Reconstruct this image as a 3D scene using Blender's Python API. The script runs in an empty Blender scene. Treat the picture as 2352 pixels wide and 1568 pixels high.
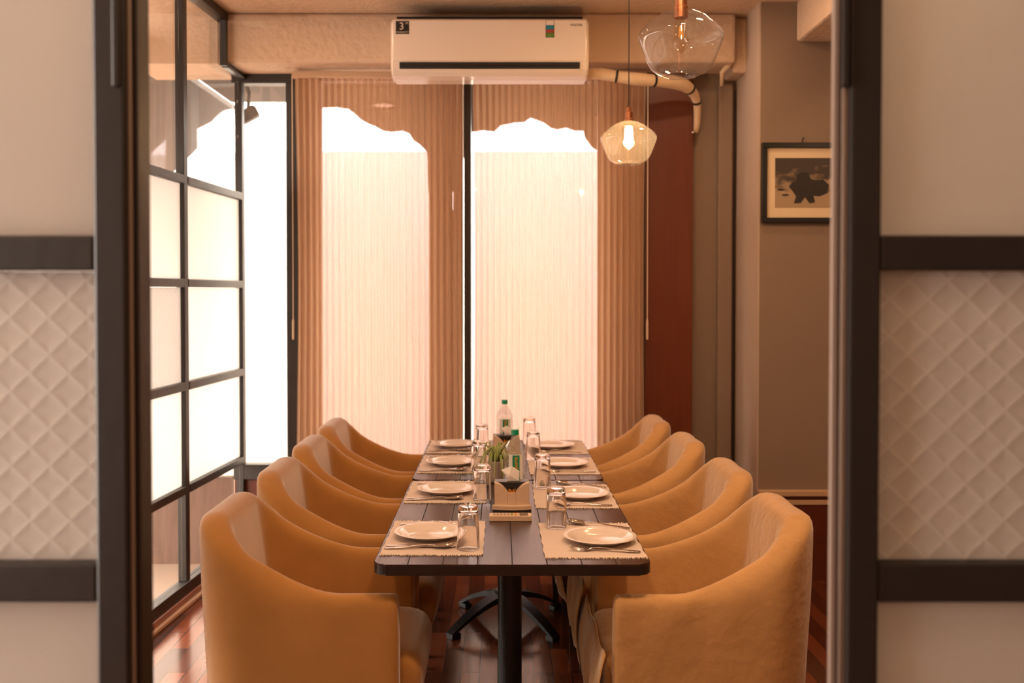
import bpy, bmesh, math, random
from mathutils import Vector, Matrix
random.seed(7)
PI = math.pi
S = bpy.context.scene
COL = S.collection

# ------------------------------------------------------------------ camera, sky, exposure
F = 2287.0; HC = 1.493; PITCH = math.radians(1.2)
cd = bpy.data.cameras.new('camera'); cam = bpy.data.objects.new('camera', cd); COL.objects.link(cam)
cd.sensor_width = 36.0; cd.lens = F/2352*36.0
cam.location = (0, 0, HC); cam.rotation_euler = (PI/2-PITCH, 0, 0)
cd.shift_x = 32/2352; cd.shift_y = -(114-F*math.tan(PITCH))/2352
cd.clip_start = 0.05
cd.dof.use_dof = True; cd.dof.focus_distance = 3.25; cd.dof.aperture_fstop = 2.8; cd.dof.aperture_blades = 0
S.camera = cam
S.view_settings.view_transform = 'Standard'; S.view_settings.look = 'None'
S.view_settings.exposure = 0.30; S.view_settings.gamma = 1.0; S.view_settings.use_curve_mapping = False

w = bpy.data.worlds.new('sky'); S.world = w; w.use_nodes = True
bgn = w.node_tree.nodes['Background']; bgn.inputs[0].default_value = (1.0, 0.88, 0.78, 1); bgn.inputs[1].default_value = 12.5

def lamp(kind, name, loc, energy, color, size=0.1, rot=(0, 0, 0), **k):
    l = bpy.data.lights.new(name, kind); l.energy = energy; l.color = color
    if kind == 'AREA':
        l.shape = k.get('shape', 'DISK'); l.size = size
        if 'size_y' in k: l.size_y = k['size_y']
    else: l.shadow_soft_size = size
    o = bpy.data.objects.new(name, l); COL.objects.link(o); o.location = loc; o.rotation_euler = rot
    return o
WARM = (1.0, 0.64, 0.37)
# unseen warm lamps, added under the ceilings to light dining room and hall
for (x, y, e) in ((-0.9, 3.6, 3), (0.9, 3.0, 4), (2.2, 3.4, 18), (-1.05, 4.7, 3), (-0.45, 1.85, 12), (0.45, 1.95, 20), (1.0, 4.6, 5)):
    lamp('AREA', 'fill_lamp', (x, y, 2.95), e, WARM, 0.16)
for (x, y, e) in ((-0.45, 0.55, 3), (0.35, 0.35, 1), (-0.4, -2.6, 26)):
    lamp('AREA', 'hall_fill_lamp', (x, y, 2.93), e, WARM, 0.22)
# window portals (sampling guides of the sky only)
def portal(loc, rot, sx, sy):
    o = lamp('AREA', 'sky_portal', loc, 1, (1, 1, 1), sx, rot, shape='RECTANGLE', size_y=sy); o.data.cycles.is_portal = True
portal((-3.35, 0.55, 1.5), (PI/2, 0, -PI/2), 1.6, 2.6)
portal((-0.31, 5.85, 1.6), (PI/2, 0, PI), 2.4, 2.3)
portal((-1.95, 3.6, 1.3), (PI/2, 0, -PI/2), 4.4, 2.4)

# ------------------------------------------------------------------ materials
def lin(c):
    c = c/255
    return c/12.92 if c <= 0.04045 else ((c+0.055)/1.055)**2.4
def rgb(r, g, b): return (lin(r), lin(g), lin(b), 1)
def nt(name):
    m = bpy.data.materials.new(name); m.use_nodes = True
    t = m.node_tree; b = t.nodes['Principled BSDF']; return m, t, b
def N(t, kind, **k):
    n = t.nodes.new(kind)
    for a, v in k.items():
        if a.startswith('i_'): n.inputs[a[2:].replace('_', ' ')].default_value = v
        else: setattr(n, a, v)
    return n
def pbr(name, col, rough=0.5, metal=0.0, noise=0.0, nscale=8.0, bump=0.0, bscale=60.0, spec=0.5, coat=0.0, sheen=0.0, stretch=None):
    m, t, b = nt(name)
    b.inputs['Roughness'].default_value = rough; b.inputs['Metallic'].default_value = metal
    b.inputs['Specular IOR Level'].default_value = spec
    b.inputs['Coat Weight'].default_value = coat
    if sheen:
        b.inputs['Sheen Weight'].default_value = sheen; b.inputs['Sheen Roughness'].default_value = 0.38
    tc = N(t, 'ShaderNodeTexCoord'); mp = N(t, 'ShaderNodeMapping')
    t.links.new(tc.outputs['Object'], mp.inputs[0])
    if stretch: mp.inputs['Scale'].default_value = stretch
    nz = N(t, 'ShaderNodeTexNoise'); nz.inputs['Scale'].default_value = nscale; nz.inputs['Detail'].default_value = 4
    t.links.new(mp.outputs[0], nz.inputs['Vector'])
    mx = N(t, 'ShaderNodeMix', data_type='RGBA')
    c2 = tuple(max(0, c*(1-noise)) for c in col[:3])+(1,)
    c1 = tuple(min(1, c*(1+noise*0.6)) for c in col[:3])+(1,)
    mx.inputs[6].default_value = c2; mx.inputs[7].default_value = c1
    t.links.new(nz.outputs[0], mx.inputs[0]); t.links.new(mx.outputs[2], b.inputs['Base Color'])
    if bump:
        n2 = N(t, 'ShaderNodeTexNoise'); n2.inputs['Scale'].default_value = bscale; n2.inputs['Detail'].default_value = 5
        t.links.new(mp.outputs[0], n2.inputs['Vector'])
        bp = N(t, 'ShaderNodeBump'); bp.inputs['Strength'].default_value = bump; bp.inputs['Distance'].default_value = 0.01
        t.links.new(n2.outputs[0], bp.inputs['Height']); t.links.new(bp.outputs[0], b.inputs['Normal'])
    return m

M = {}
M['black'] = pbr('black_metal', rgb(40, 34, 30), 0.42, 0.0, 0.35, 5, 0.08, 30)
M['iron'] = pbr('cast_iron', rgb(20, 18, 17), 0.45, 0.0, 0.2, 9, 0.15, 120)
M['steel_edge'] = pbr('brushed_edge', rgb(150, 132, 120), 0.5, 0.3, 0.1, 5, stretch=(40, 40, 1))
M['plaster'] = pbr('rough_cream_plaster', rgb(200, 170, 144), 0.8, 0, 0.14, 5, 1.0, 26)
M['wallpaint'] = pbr('taupe_wall_paint', rgb(140, 118, 100), 0.75, 0, 0.06, 3, 0.1, 40)
M['pillar_lit'] = pbr('daylit_pillar_side', rgb(188, 165, 148), 0.7, 0, 0.06, 3, 0.1, 40)  # wall tone lightened for the daylight falling on the pillar's side
M['hallpaint'] = pbr('hall_paint', rgb(205, 180, 155), 0.85, 0, 0.05, 2)
M['redwood'] = pbr('red_brown_wood_panel', rgb(104, 44, 14), 0.4, 0, 0.25, 5, 0.03, 30, stretch=(14, 14, 0.7))
M['wainscot'] = pbr('dark_red_wainscot', rgb(92, 38, 18), 0.4, 0, 0.25, 5, 0.03, 30, stretch=(1, 1, 8))
M['capwood'] = pbr('cream_rail', rgb(196, 160, 128), 0.5)
M['trimwood'] = pbr('reddish_floor_trim', rgb(150, 92, 62), 0.25, 0, 0.2, 6, stretch=(1, 0.2, 1))
M['velvet'] = pbr('caramel_velvet', (0.44, 0.205, 0.056, 1), 0.85, 0, 0.25, 6, 0.2, 420, spec=0.15, sheen=1.0)
M['linen'] = pbr('beige_slipcover_cloth', (0.56, 0.31, 0.125, 1), 0.9, 0, 0.2, 6, 0.45, 26, spec=0.15, sheen=0.6)
M['table_edge'] = pbr('dark_table_edge', rgb(30, 18, 12), 0.4)
M['darkwood'] = pbr('dark_leg_wood', rgb(42, 24, 16), 0.4, 0, 0.3, 6)
M['china'] = pbr('white_china', rgb(222, 206, 196), 0.12, 0, 0.02, 3, spec=0.5)
M['cutlery'] = pbr('polished_steel', rgb(205, 195, 185), 0.16, 1.0, 0.02, 5)
M['creamplastic'] = pbr('cream_plastic', rgb(208, 178, 150), 0.38, 0, 0.03, 6)
M['blackplastic'] = pbr('dark_plastic', rgb(34, 30, 30), 0.3)
M['greybutton'] = pbr('grey_button', rgb(170, 155, 140), 0.5)
M['greenbutton'] = pbr('green_button', rgb(110, 150, 50), 0.5)
M['orangebutton'] = pbr('orange_button', rgb(240, 150, 20), 0.5)
M['lcd'] = pbr('grey_screen', rgb(95, 88, 84), 0.2)
M['paper'] = pbr('white_paper_napkin', rgb(232, 226, 222), 0.9, 0, 0.03, 10, 0.1, 60)
M['toothpick'] = pbr('toothpick_wood', rgb(225, 150, 60), 0.6, 0, 0.2, 20)
M['greencap'] = pbr('green_plastic', rgb(10, 135, 95), 0.35)
M['greenlabel'] = pbr('green_label', rgb(38, 135, 95), 0.4, 0, 0.15, 30)
M['whitelabel'] = pbr('white_label', rgb(225, 220, 212), 0.45)
M['orangeink'] = pbr('orange_ink', rgb(245, 150, 20), 0.5)
M['acwhite'] = pbr('white_appliance_plastic', rgb(232, 214, 198), 0.18, 0, 0.02, 3, coat=0.3)
M['acdark'] = pbr('dark_vent', rgb(26, 22, 20), 0.6)
M['ink'] = pbr('black_ink', rgb(30, 24, 22), 0.5)
M['whiteink'] = pbr('white_ink', rgb(225, 205, 185), 0.5)
M['blueink'] = pbr('blue_band', rgb(30, 125, 150), 0.5)
M['redink'] = pbr('red_band', rgb(160, 60, 55), 0.5)
M['greenink'] = pbr('green_band', rgb(90, 130, 45), 0.5)
M['pipewrap'] = pbr('cream_wrapped_foam', rgb(214, 184, 150), 0.7, 0, 0.1, 20, 0.5, 40)
M['copper'] = pbr('copper', rgb(190, 125, 88), 0.35, 1.0)
M['cord'] = pbr('dark_cord', rgb(50, 36, 26), 0.7)
M['whitecord'] = pbr('pale_cord', rgb(215, 190, 165), 0.6)
M['pot'] = pbr('mottled_grey_ceramic', rgb(170, 155, 140), 0.3, 0, 0.35, 60, 0.2, 90, coat=0.3)
M['soil'] = pbr('dark_soil', rgb(45, 35, 28), 0.95, 0, 0.3, 90, 0.6, 120)
M['fringe'] = pbr('fringe_cotton', rgb(216, 198, 180), 0.95)
M['matboard'] = pbr('cream_mat_board', rgb(225, 200, 165), 0.8)
M['frameblack'] = pbr('black_picture_frame', rgb(22, 16, 14), 0.4)
M['printdark'] = pbr('dark_print_ink', rgb(42, 32, 26), 0.6, 0, 0.3, 60)
M['outwall'] = pbr('cream_outside_wall', rgb(240, 232, 222), 0.9, 0, 0.05, 2)
M['outground'] = pbr('pale_outside_paving', rgb(150, 128, 110), 0.9, 0, 0.06, 3)
M['outmirror'] = pbr('mirrored_wainscot_brown', rgb(112, 88, 74), 0.8, 0, 0.5, 6, stretch=(5, 5, 0.6))
M['awning'] = pbr('grey_awning_cloth', rgb(92, 82, 76), 0.9, 0, 0.25, 3)
M['lampgrey'] = pbr('grey_outdoor_lamp', rgb(72, 66, 62), 0.5)
M['windowframe'] = pbr('dark_window_frame', rgb(48, 42, 38), 0.45, 0, 0.15, 6)

# print: grey landscape, darker above
m, t, b = nt('sepia_print'); tc = N(t, 'ShaderNodeTexCoord'); mp = N(t, 'ShaderNodeMapping'); mp.inputs['Scale'].default_value = (1, 1, 2.5)
nz = N(t, 'ShaderNodeTexNoise'); nz.inputs['Scale'].default_value = 12; cr = N(t, 'ShaderNodeValToRGB')
sx = N(t, 'ShaderNodeSeparateXYZ'); ad = N(t, 'ShaderNodeMath', operation='MULTIPLY_ADD'); ad.inputs[1].default_value = -3.2
t.links.new(tc.outputs['Object'], mp.inputs[0]); t.links.new(mp.outputs[0], nz.inputs[0]); t.links.new(tc.outputs['Object'], sx.inputs[0])
t.links.new(sx.outputs[2], ad.inputs[0]); t.links.new(nz.outputs[0], ad.inputs[2]); t.links.new(ad.outputs[0], cr.inputs[0])
cr.color_ramp.elements[0].position = 0.35; cr.color_ramp.elements[0].color = rgb(62, 48, 38); cr.color_ramp.elements[1].position = 0.62; cr.color_ramp.elements[1].color = rgb(165, 138, 108)
t.links.new(cr.outputs[0], b.inputs['Base Color']); b.inputs['Roughness'].default_value = 0.5; M['print'] = m

# clear sheet glass: see-through with a fresnel reflection
def sheet_glass(name, f0=0.12, tint=(0.95, 0.95, 0.94, 1), grough=0.0, haze=0.0):
    m, t, b = nt(name); t.nodes.remove(b); out = t.nodes['Material Output']
    tr = N(t, 'ShaderNodeBsdfTransparent'); tr.inputs[0].default_value = tint
    gl = N(t, 'ShaderNodeBsdfGlossy'); gl.inputs['Roughness'].default_value = grough
    lw = N(t, 'ShaderNodeLayerWeight'); lw.inputs[0].default_value = 0.5
    pw = N(t, 'ShaderNodeMath', operation='POWER'); pw.inputs[1].default_value = 5; t.links.new(lw.outputs['Facing'], pw.inputs[0])
    ad = N(t, 'ShaderNodeMath', operation='MULTIPLY_ADD', use_clamp=True); ad.inputs[1].default_value = 1-f0; ad.inputs[2].default_value = f0
    mx = N(t, 'ShaderNodeMixShader'); t.links.new(pw.outputs[0], ad.inputs[0]); t.links.new(ad.outputs[0], mx.inputs[0])
    hz = N(t, 'ShaderNodeMixShader'); hz.inputs[0].default_value = haze; tl = N(t, 'ShaderNodeBsdfTranslucent'); t.links.new(tr.outputs[0], hz.inputs[1]); t.links.new(tl.outputs[0], hz.inputs[2])
    t.links.new(hz.outputs[0], mx.inputs[1]); t.links.new(gl.outputs[0], mx.inputs[2]); t.links.new(mx.outputs[0], out.inputs[0])
    return m
M['clear'] = sheet_glass('clear_window_glass')
M['shade'] = sheet_glass('clear_lamp_glass', 0.09, (0.98, 0.97, 0.96, 1), 0.02, 0.045)
M['glowbulb'] = sheet_glass('glowing_bulb_glass', 0.05, (0.97, 0.90, 0.80, 1), 0.0, 0.25)
M['bulb'] = sheet_glass('clear_bulb_glass', 0.10, (0.97, 0.90, 0.80, 1), 0.0)

def frosted(name, pattern=False):
    m, t, b = nt(name); t.nodes.remove(b); out = t.nodes['Material Output']
    di = N(t, 'ShaderNodeBsdfDiffuse'); di.inputs[0].default_value = (0.63, 0.58, 0.53, 1)
    tl = N(t, 'ShaderNodeBsdfTranslucent'); tl.inputs[0].default_value = (0.92, 0.90, 0.87, 1)
    gl = N(t, 'ShaderNodeBsdfGlossy'); gl.inputs['Roughness'].default_value = 0.12 if pattern else 0.35
    a = N(t, 'ShaderNodeMixShader'); a.inputs[0].default_value = 0.68
    c = N(t, 'ShaderNodeMixShader'); fr = N(t, 'ShaderNodeFresnel'); fr.inputs[0].default_value = 1.4
    t.links.new(di.outputs[0], a.inputs[1]); t.links.new(tl.outputs[0], a.inputs[2])
    t.links.new(a.outputs[0], c.inputs[1]); t.links.new(gl.outputs[0], c.inputs[2]); t.links.new(fr.outputs[0], c.inputs[0])
    t.links.new(c.outputs[0], out.inputs[0])
    if pattern:
        tc = N(t, 'ShaderNodeTexCoord'); sp = N(t, 'ShaderNodeSeparateXYZ'); t.links.new(tc.outputs['UV'], sp.inputs[0])
        def mth(op, *args):
            n = N(t, 'ShaderNodeMath', operation=op)
            for i, v in enumerate(args):
                if isinstance(v, (int, float)): n.inputs[i].default_value = v
                else: t.links.new(v, n.inputs[i])
            return n.outputs[0]
        u = mth('ADD', mth('MULTIPLY', sp.outputs[0], 1/0.060), mth('MULTIPLY', sp.outputs[1], 1/0.057))
        v = mth('SUBTRACT', mth('MULTIPLY', sp.outputs[0], 1/0.060), mth('MULTIPLY', sp.outputs[1], 1/0.057))
        pu = mth('ABSOLUTE', mth('SUBTRACT', mth('FRACT', u), 0.5)); pv = mth('ABSOLUTE', mth('SUBTRACT', mth('FRACT', v), 0.5))
        hgt = mth('MAXIMUM', pu, pv)           # 0 at cell centre, .5 at ridge
        hh = mth('POWER', mth('MULTIPLY', hgt, 2.0), 3.0)
        bp = N(t, 'ShaderNodeBump'); bp.inputs['Strength'].default_value = 1.0; bp.inputs['Distance'].default_value = 0.0014
        t.links.new(hh, bp.inputs['Height'])
        for n in (di, tl, gl): t.links.new(bp.outputs[0], n.inputs['Normal'])
        line = mth('GREATER_THAN', hgt, 0.455)
        mc = N(t, 'ShaderNodeMix', data_type='RGBA'); mc.inputs[6].default_value = (0.63, 0.58, 0.53, 1); mc.inputs[7].default_value = (0.80, 0.76, 0.71, 1)
        t.links.new(line, mc.inputs[0]); t.links.new(mc.outputs[2], di.inputs[0])
        mf = mth('MULTIPLY_ADD', line, 0.12, 0.5); t.links.new(mf, a.inputs[0])
    return m
M['frosted'] = frosted('frosted_glass'); M['patterned'] = frosted('diamond_patterned_glass', True)

# real refracting glass and water bottle plastic
def refr(name, ior, col, rough=0.0):
    m, t, b = nt(name); t.nodes.remove(b); out = t.nodes['Material Output']
    g = N(t, 'ShaderNodeBsdfGlass'); g.inputs['Color'].default_value = col; g.inputs['Roughness'].default_value = rough; g.inputs['IOR'].default_value = ior
    t.links.new(g.outputs[0], out.inputs[0]); return m
M['glass'] = refr('tumbler_glass', 1.45, (0.98, 0.97, 0.96, 1))
M['water'] = sheet_glass('clear_bottle_plastic', 0.09, (0.93, 0.94, 0.93, 1), 0.05, 0.10)

def emis(name, col, s):
    m, t, b = nt(name); b.inputs['Base Color'].default_value = (0, 0, 0, 1); b.inputs['Emission Color'].default_value = col; b.inputs['Emission Strength'].default_value = s; return m
M['lit'] = emis('glowing_filament', (1, 0.66, 0.30, 1), 260)
M['unlit'] = emis('faint_glow_filament', (1, 0.32, 0.04, 1), 0.9)  # emission gives the filament a faint amber glow though its lamp is off

# woven pleated blind: part see-through, part translucent
m, t, b = nt('pleated_blind_cloth'); t.nodes.remove(b); out = t.nodes['Material Output']
tc = N(t, 'ShaderNodeTexCoord'); mp = N(t, 'ShaderNodeMapping'); mp.inputs['Scale'].default_value = (1, 0.0, 0.05)
t.links.new(tc.outputs['Object'], mp.inputs[0])
n1 = N(t, 'ShaderNodeTexNoise'); n1.inputs['Scale'].default_value = 260; n1.inputs['Detail'].default_value = 2
mp2 = N(t, 'ShaderNodeMapping'); mp2.inputs['Scale'].default_value = (1, 0, 0.6); t.links.new(tc.outputs['Object'], mp2.inputs[0])
t.links.new(mp2.outputs[0], n1.inputs['Vector'])
wv = N(t, 'ShaderNodeTexWave'); wv.wave_type = 'BANDS'; wv.bands_direction = 'X'; wv.inputs['Scale'].default_value = 314.159/10/0.01173/100*1.0
wv.inputs['Distortion'].default_value = 0.0; t.links.new(tc.outputs['Object'], wv.inputs['Vector'])
di = N(t, 'ShaderNodeBsdfDiffuse'); tl = N(t, 'ShaderNodeBsdfTranslucent'); tr = N(t, 'ShaderNodeBsdfTransparent')
mc = N(t, 'ShaderNodeMix', data_type='RGBA'); mc.inputs[6].default_value = rgb(202, 158, 120); mc.inputs[7].default_value = rgb(228, 192, 162)
t.links.new(n1.outputs[0], mc.inputs[0]); t.links.new(mc.outputs[2], di.inputs[0]); t.links.new(mc.outputs[2], tl.inputs[0])
tr.inputs[0].default_value = (0.68, 0.64, 0.74, 1)
a = N(t, 'ShaderNodeMixShader'); a.inputs[0].default_value = 0.45
c = N(t, 'ShaderNodeMixShader')
f = N(t, 'ShaderNodeMapRange'); f.inputs['From Min'].default_value = 0.0; f.inputs['From Max'].default_value = 1.0; f.inputs['To Min'].default_value = 0.20; f.inputs['To Max'].default_value = 0.34
mm = N(t, 'ShaderNodeMath', operation='MULTIPLY_ADD'); mm.inputs[1].default_value = 0.6
t.links.new(wv.outputs['Fac'], mm.inputs[0])
hf = N(t, 'ShaderNodeMath', operation='MULTIPLY'); hf.inputs[1].default_value = 0.5; t.links.new(n1.outputs[0], hf.inputs[0]); t.links.new(hf.outputs[0], mm.inputs[2])
t.links.new(mm.outputs[0], f.inputs['Value']); t.links.new(f.outputs[0], c.inputs[0])
t.links.new(di.outputs[0], a.inputs[1]); t.links.new(tl.outputs[0], a.inputs[2]); t.links.new(a.outputs[0], c.inputs[1]); t.links.new(tr.outputs[0], c.inputs[2])
t.links.new(c.outputs[0], out.inputs[0]); M['blind'] = m

# placemat: ribbed weave
m, t, b = nt('ribbed_cotton_mat'); tc = N(t, 'ShaderNodeTexCoord'); wv = N(t, 'ShaderNodeTexWave'); wv.bands_direction = 'Y'; wv.inputs['Scale'].default_value = 28; wv.inputs['Distortion'].default_value = 2.5; wv.inputs['Detail Scale'].default_value = 0.6
t.links.new(tc.outputs['Object'], wv.inputs['Vector']); mc = N(t, 'ShaderNodeMix', data_type='RGBA'); mc.inputs[6].default_value = rgb(204, 184, 172); mc.inputs[7].default_value = rgb(220, 202, 190)
t.links.new(wv.outputs['Color'], mc.inputs[0]); t.links.new(mc.outputs[2], b.inputs['Base Color']); b.inputs['Roughness'].default_value = 0.95; b.inputs['Specular IOR Level'].default_value = 0.1
bp = N(t, 'ShaderNodeBump'); bp.inputs['Strength'].default_value = 0.5; bp.inputs['Distance'].default_value = 0.002; t.links.new(wv.outputs['Fac'], bp.inputs['Height']); t.links.new(bp.outputs[0], b.inputs['Normal']); M['mat'] = m

# table top: long planks with dark seams
def planks(name, c1, c2, plank, seamw, rough, dirx=True, off=0.0):
    m, t, b = nt(name); tc = N(t, 'ShaderNodeTexCoord'); sp = N(t, 'ShaderNodeSeparateXYZ'); t.links.new(tc.outputs['Object'], sp.inputs[0])
    def mth(op, *args):
        n = N(t, 'ShaderNodeMath', operation=op)
        for i, v in enumerate(args):
            if isinstance(v, (int, float)): n.inputs[i].default_value = v
            else: t.links.new(v, n.inputs[i])
        return n.outputs[0]
    u = mth('DIVIDE', mth('ADD', sp.outputs[0], off), plank); fr = mth('FRACT', u); idx = mth('FLOOR', u)
    seam = mth('GREATER_THAN', mth('ABSOLUTE', mth('SUBTRACT', fr, 0.5)), 0.5-seamw/plank/2)
    mp = N(t, 'ShaderNodeMapping'); mp.inputs['Scale'].default_value = (60, 3, 1); t.links.new(tc.outputs['Object'], mp.inputs[0])
    cb = N(t, 'ShaderNodeCombineXYZ'); t.links.new(mth('MULTIPLY', idx, 7.3), cb.inputs[1]); va = N(t, 'ShaderNodeVectorMath', operation='ADD')
    t.links.new(mp.outputs[0], va.inputs[0]); t.links.new(cb.outputs[0], va.inputs[1])
    nz = N(t, 'ShaderNodeTexNoise'); nz.inputs['Scale'].default_value = 1.6; nz.inputs['Detail'].default_value = 6; t.links.new(va.outputs[0], nz.inputs['Vector'])
    wn = N(t, 'ShaderNodeTexWhiteNoise', noise_dimensions='1D'); t.links.new(idx, wn.inputs['W'])
    fac = mth('MULTIPLY_ADD', wn.outputs[0], 0.35, mth('MULTIPLY', nz.outputs[0], 0.7))
    mc = N(t, 'ShaderNodeMix', data_type='RGBA'); mc.inputs[6].default_value = c1; mc.inputs[7].default_value = c2; t.links.new(fac, mc.inputs[0])
    md = N(t, 'ShaderNodeMix', data_type='RGBA'); md.inputs[7].default_value = (0.008, 0.005, 0.004, 1); t.links.new(seam, md.inputs[0]); t.links.new(mc.outputs[2], md.inputs[6])
    b.inputs['Specular IOR Level'].default_value = 0.36; t.links.new(md.outputs[2], b.inputs['Base Color']); 
    rr = mth('MULTIPLY_ADD', nz.outputs[0], 0.18, rough-0.09); t.links.new(mth('MAXIMUM', rr, mth('MULTIPLY', seam, 0.8)), b.inputs['Roughness'])
    bp = N(t, 'ShaderNodeBump'); bp.inputs['Strength'].default_value = 0.35; bp.inputs['Distance'].default_value = 0.0015
    t.links.new(mth('SUBTRACT', mth('MULTIPLY', nz.outputs[0], 0.3), mth('MULTIPLY', seam, 2.0)), bp.inputs['Height']); t.links.new(bp.outputs[0], b.inputs['Normal'])
    return m
M['table'] = planks('dark_plank_table', rgb(38, 20, 11), rgb(68, 40, 24), 0.0953, 0.0032, 0.24, off=0.0)

# floor: glossy red-brown strip parquet
m, t, b = nt('red_brown_parquet'); tc = N(t, 'ShaderNodeTexCoord'); mp = N(t, 'ShaderNodeMapping'); mp.inputs['Rotation'].default_value = (0, 0, PI/2)
br = N(t, 'ShaderNodeTexBrick'); br.offset = 0.43; br.inputs['Scale'].default_value = 1; br.inputs['Brick Width'].default_value = 0.46; br.inputs['Row Height'].default_value = 0.072; br.inputs['Mortar Size'].default_value = 0.0022; br.inputs['Mortar Smooth'].default_value = 0.1
br.inputs['Color1'].default_value = rgb(74, 34, 20); br.inputs['Color2'].default_value = rgb(142, 74, 42); br.inputs['Mortar'].default_value = rgb(60, 38, 26)
t.links.new(tc.outputs['Object'], mp.inputs[0]); t.links.new(mp.outputs[0], br.inputs['Vector'])
nz = N(t, 'ShaderNodeTexNoise'); nz.inputs['Scale'].default_value = 5; nz.inputs['Detail'].default_value = 6; mp3 = N(t, 'ShaderNodeMapping'); mp3.inputs['Scale'].default_value = (12, 1.4, 1); t.links.new(tc.outputs['Object'], mp3.inputs[0]); t.links.new(mp3.outputs[0], nz.inputs['Vector'])
mc = N(t, 'ShaderNodeMix', data_type='RGBA', blend_type='MULTIPLY'); mc.inputs[0].default_value = 0.45; t.links.new(br.outputs['Color'], mc.inputs[6])
cr = N(t, 'ShaderNodeValToRGB'); cr.color_ramp.elements[0].color = (0.35, 0.3, 0.28, 1); cr.color_ramp.elements[1].color = (1.2, 1.1, 1.0, 1); t.links.new(nz.outputs[0], cr.inputs[0]); t.links.new(cr.outputs[0], mc.inputs[7])
t.links.new(mc.outputs[2], b.inputs['Base Color']); b.inputs['Roughness'].default_value = 0.16
bp = N(t, 'ShaderNodeBump'); bp.inputs['Strength'].default_value = 0.6; bp.inputs['Distance'].default_value = 0.002; bp.invert = True; t.links.new(br.outputs['Fac'], bp.inputs['Height']); t.links.new(bp.outputs[0], b.inputs['Normal']); M['floor'] = m

# striped leaf
m, t, b = nt('striped_spider_leaf'); at = N(t, 'ShaderNodeAttribute'); at.attribute_name = 'stripe'; cr = N(t, 'ShaderNodeValToRGB')
cr.color_ramp.elements[0].position = 0.15; cr.color_ramp.elements[0].color = rgb(225, 220, 150); cr.color_ramp.elements[1].position = 0.4; cr.color_ramp.elements[1].color = rgb(92, 120, 30)
t.links.new(at.outputs['Fac'], cr.inputs[0]); t.links.new(cr.outputs[0], b.inputs['Base Color']); b.inputs['Roughness'].default_value = 0.4; M['leaf'] = m

# ------------------------------------------------------------------ mesh helpers
def obj(name, bm, mat, parent=None, smooth=False, loc=(0, 0, 0), rot=(0, 0, 0), mats=None):
    me = bpy.data.meshes.new(name); bmesh.ops.recalc_face_normals(bm.b, faces=bm.b.faces[:]) if not bm.tag_done else None
    bm.b.to_mesh(me); bm.b.free()
    for mm_ in (mats or [mat]): me.materials.append(M[mm_])
    if smooth:
        for p in me.polygons: p.use_smooth = True
    o = bpy.data.objects.new(name, me); COL.objects.link(o); o.location = loc; o.rotation_euler = rot
    if parent: o.parent = parent
    return o
class BM:
    """thin wrapper so builders can flag meshes whose normals are already right"""
    def __init__(self): self.b = bmesh.new(); self.tag_done = False
    def __getattr__(self, k): return getattr(self.__dict__['b'], k)
def new(): return BM()
def box(bm, x0, x1, y0, y1, z0, z1, bev=0.0, seg=2, mi=0):
    r = bmesh.ops.create_cube(bm.b, size=1.0); vs = r['verts']
    for v in vs: v.co = Vector((x0+(v.co.x+0.5)*(x1-x0), y0+(v.co.y+0.5)*(y1-y0), z0+(v.co.z+0.5)*(z1-z0)))
    fs = list({f for v in vs for f in v.link_faces})
    for f in fs: f.material_index = mi
    if bev > 0:
        es = list({e for v in vs for e in v.link_edges})
        bmesh.ops.bevel(bm.b, geom=es, offset=bev, segments=seg, profile=0.5, affect='EDGES', clamp_overlap=True)
    return bm
def bx(*a, **k): return box(new(), *a, **k)
def lathe(bm, prof, seg=32, mi=0, c=(0, 0, 0)):
    rings = []
    for (r, z) in prof:
        if r < 1e-6: rings.append([bm.b.verts.new((c[0], c[1], c[2]+z))])
        else: rings.append([bm.b.verts.new((c[0]+r*math.cos(2*PI*i/seg), c[1]+r*math.sin(2*PI*i/seg), c[2]+z)) for i in range(seg)])
    for a, b_ in zip(rings, rings[1:]):
        for i in range(seg):
            j = (i+1) % seg
            if len(a) == 1 and len(b_) == 1: continue
            if len(a) == 1: f = bm.b.faces.new((a[0], b_[i], b_[j]))
            elif len(b_) == 1: f = bm.b.faces.new((a[i], a[j], b_[0]))
            else: f = bm.b.faces.new((a[i], a[j], b_[j], b_[i]))
            f.material_index = mi
    return bm
def tube(bm, pts, rad, seg=10, cap=True):
    pts = [Vector(p) for p in pts]; rings = []
    up = Vector((0.123, 0.05, 1)).normalized()
    for i, p in enumerate(pts):
        d = (pts[min(i+1, len(pts)-1)]-pts[max(i-1, 0)]).normalized()
        a = d.cross(up)
        if a.length < 1e-3: a = d.cross(Vector((1, 0, 0)))
        a.normalize(); b_ = d.cross(a).normalized()
        r = rad[i] if isinstance(rad, (list, tuple)) else rad
        rings.append([bm.b.verts.new(p+a*r*math.cos(2*PI*k/seg)+b_*r*math.sin(2*PI*k/seg)) for k in range(seg)])
    for A, B in zip(rings, rings[1:]):
        for k in range(seg): bm.b.faces.new((A[k], A[(k+1) % seg], B[(k+1) % seg], B[k]))
    if cap: bm.b.faces.new(rings[0][::-1]); bm.b.faces.new(rings[-1])
    return bm
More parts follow.
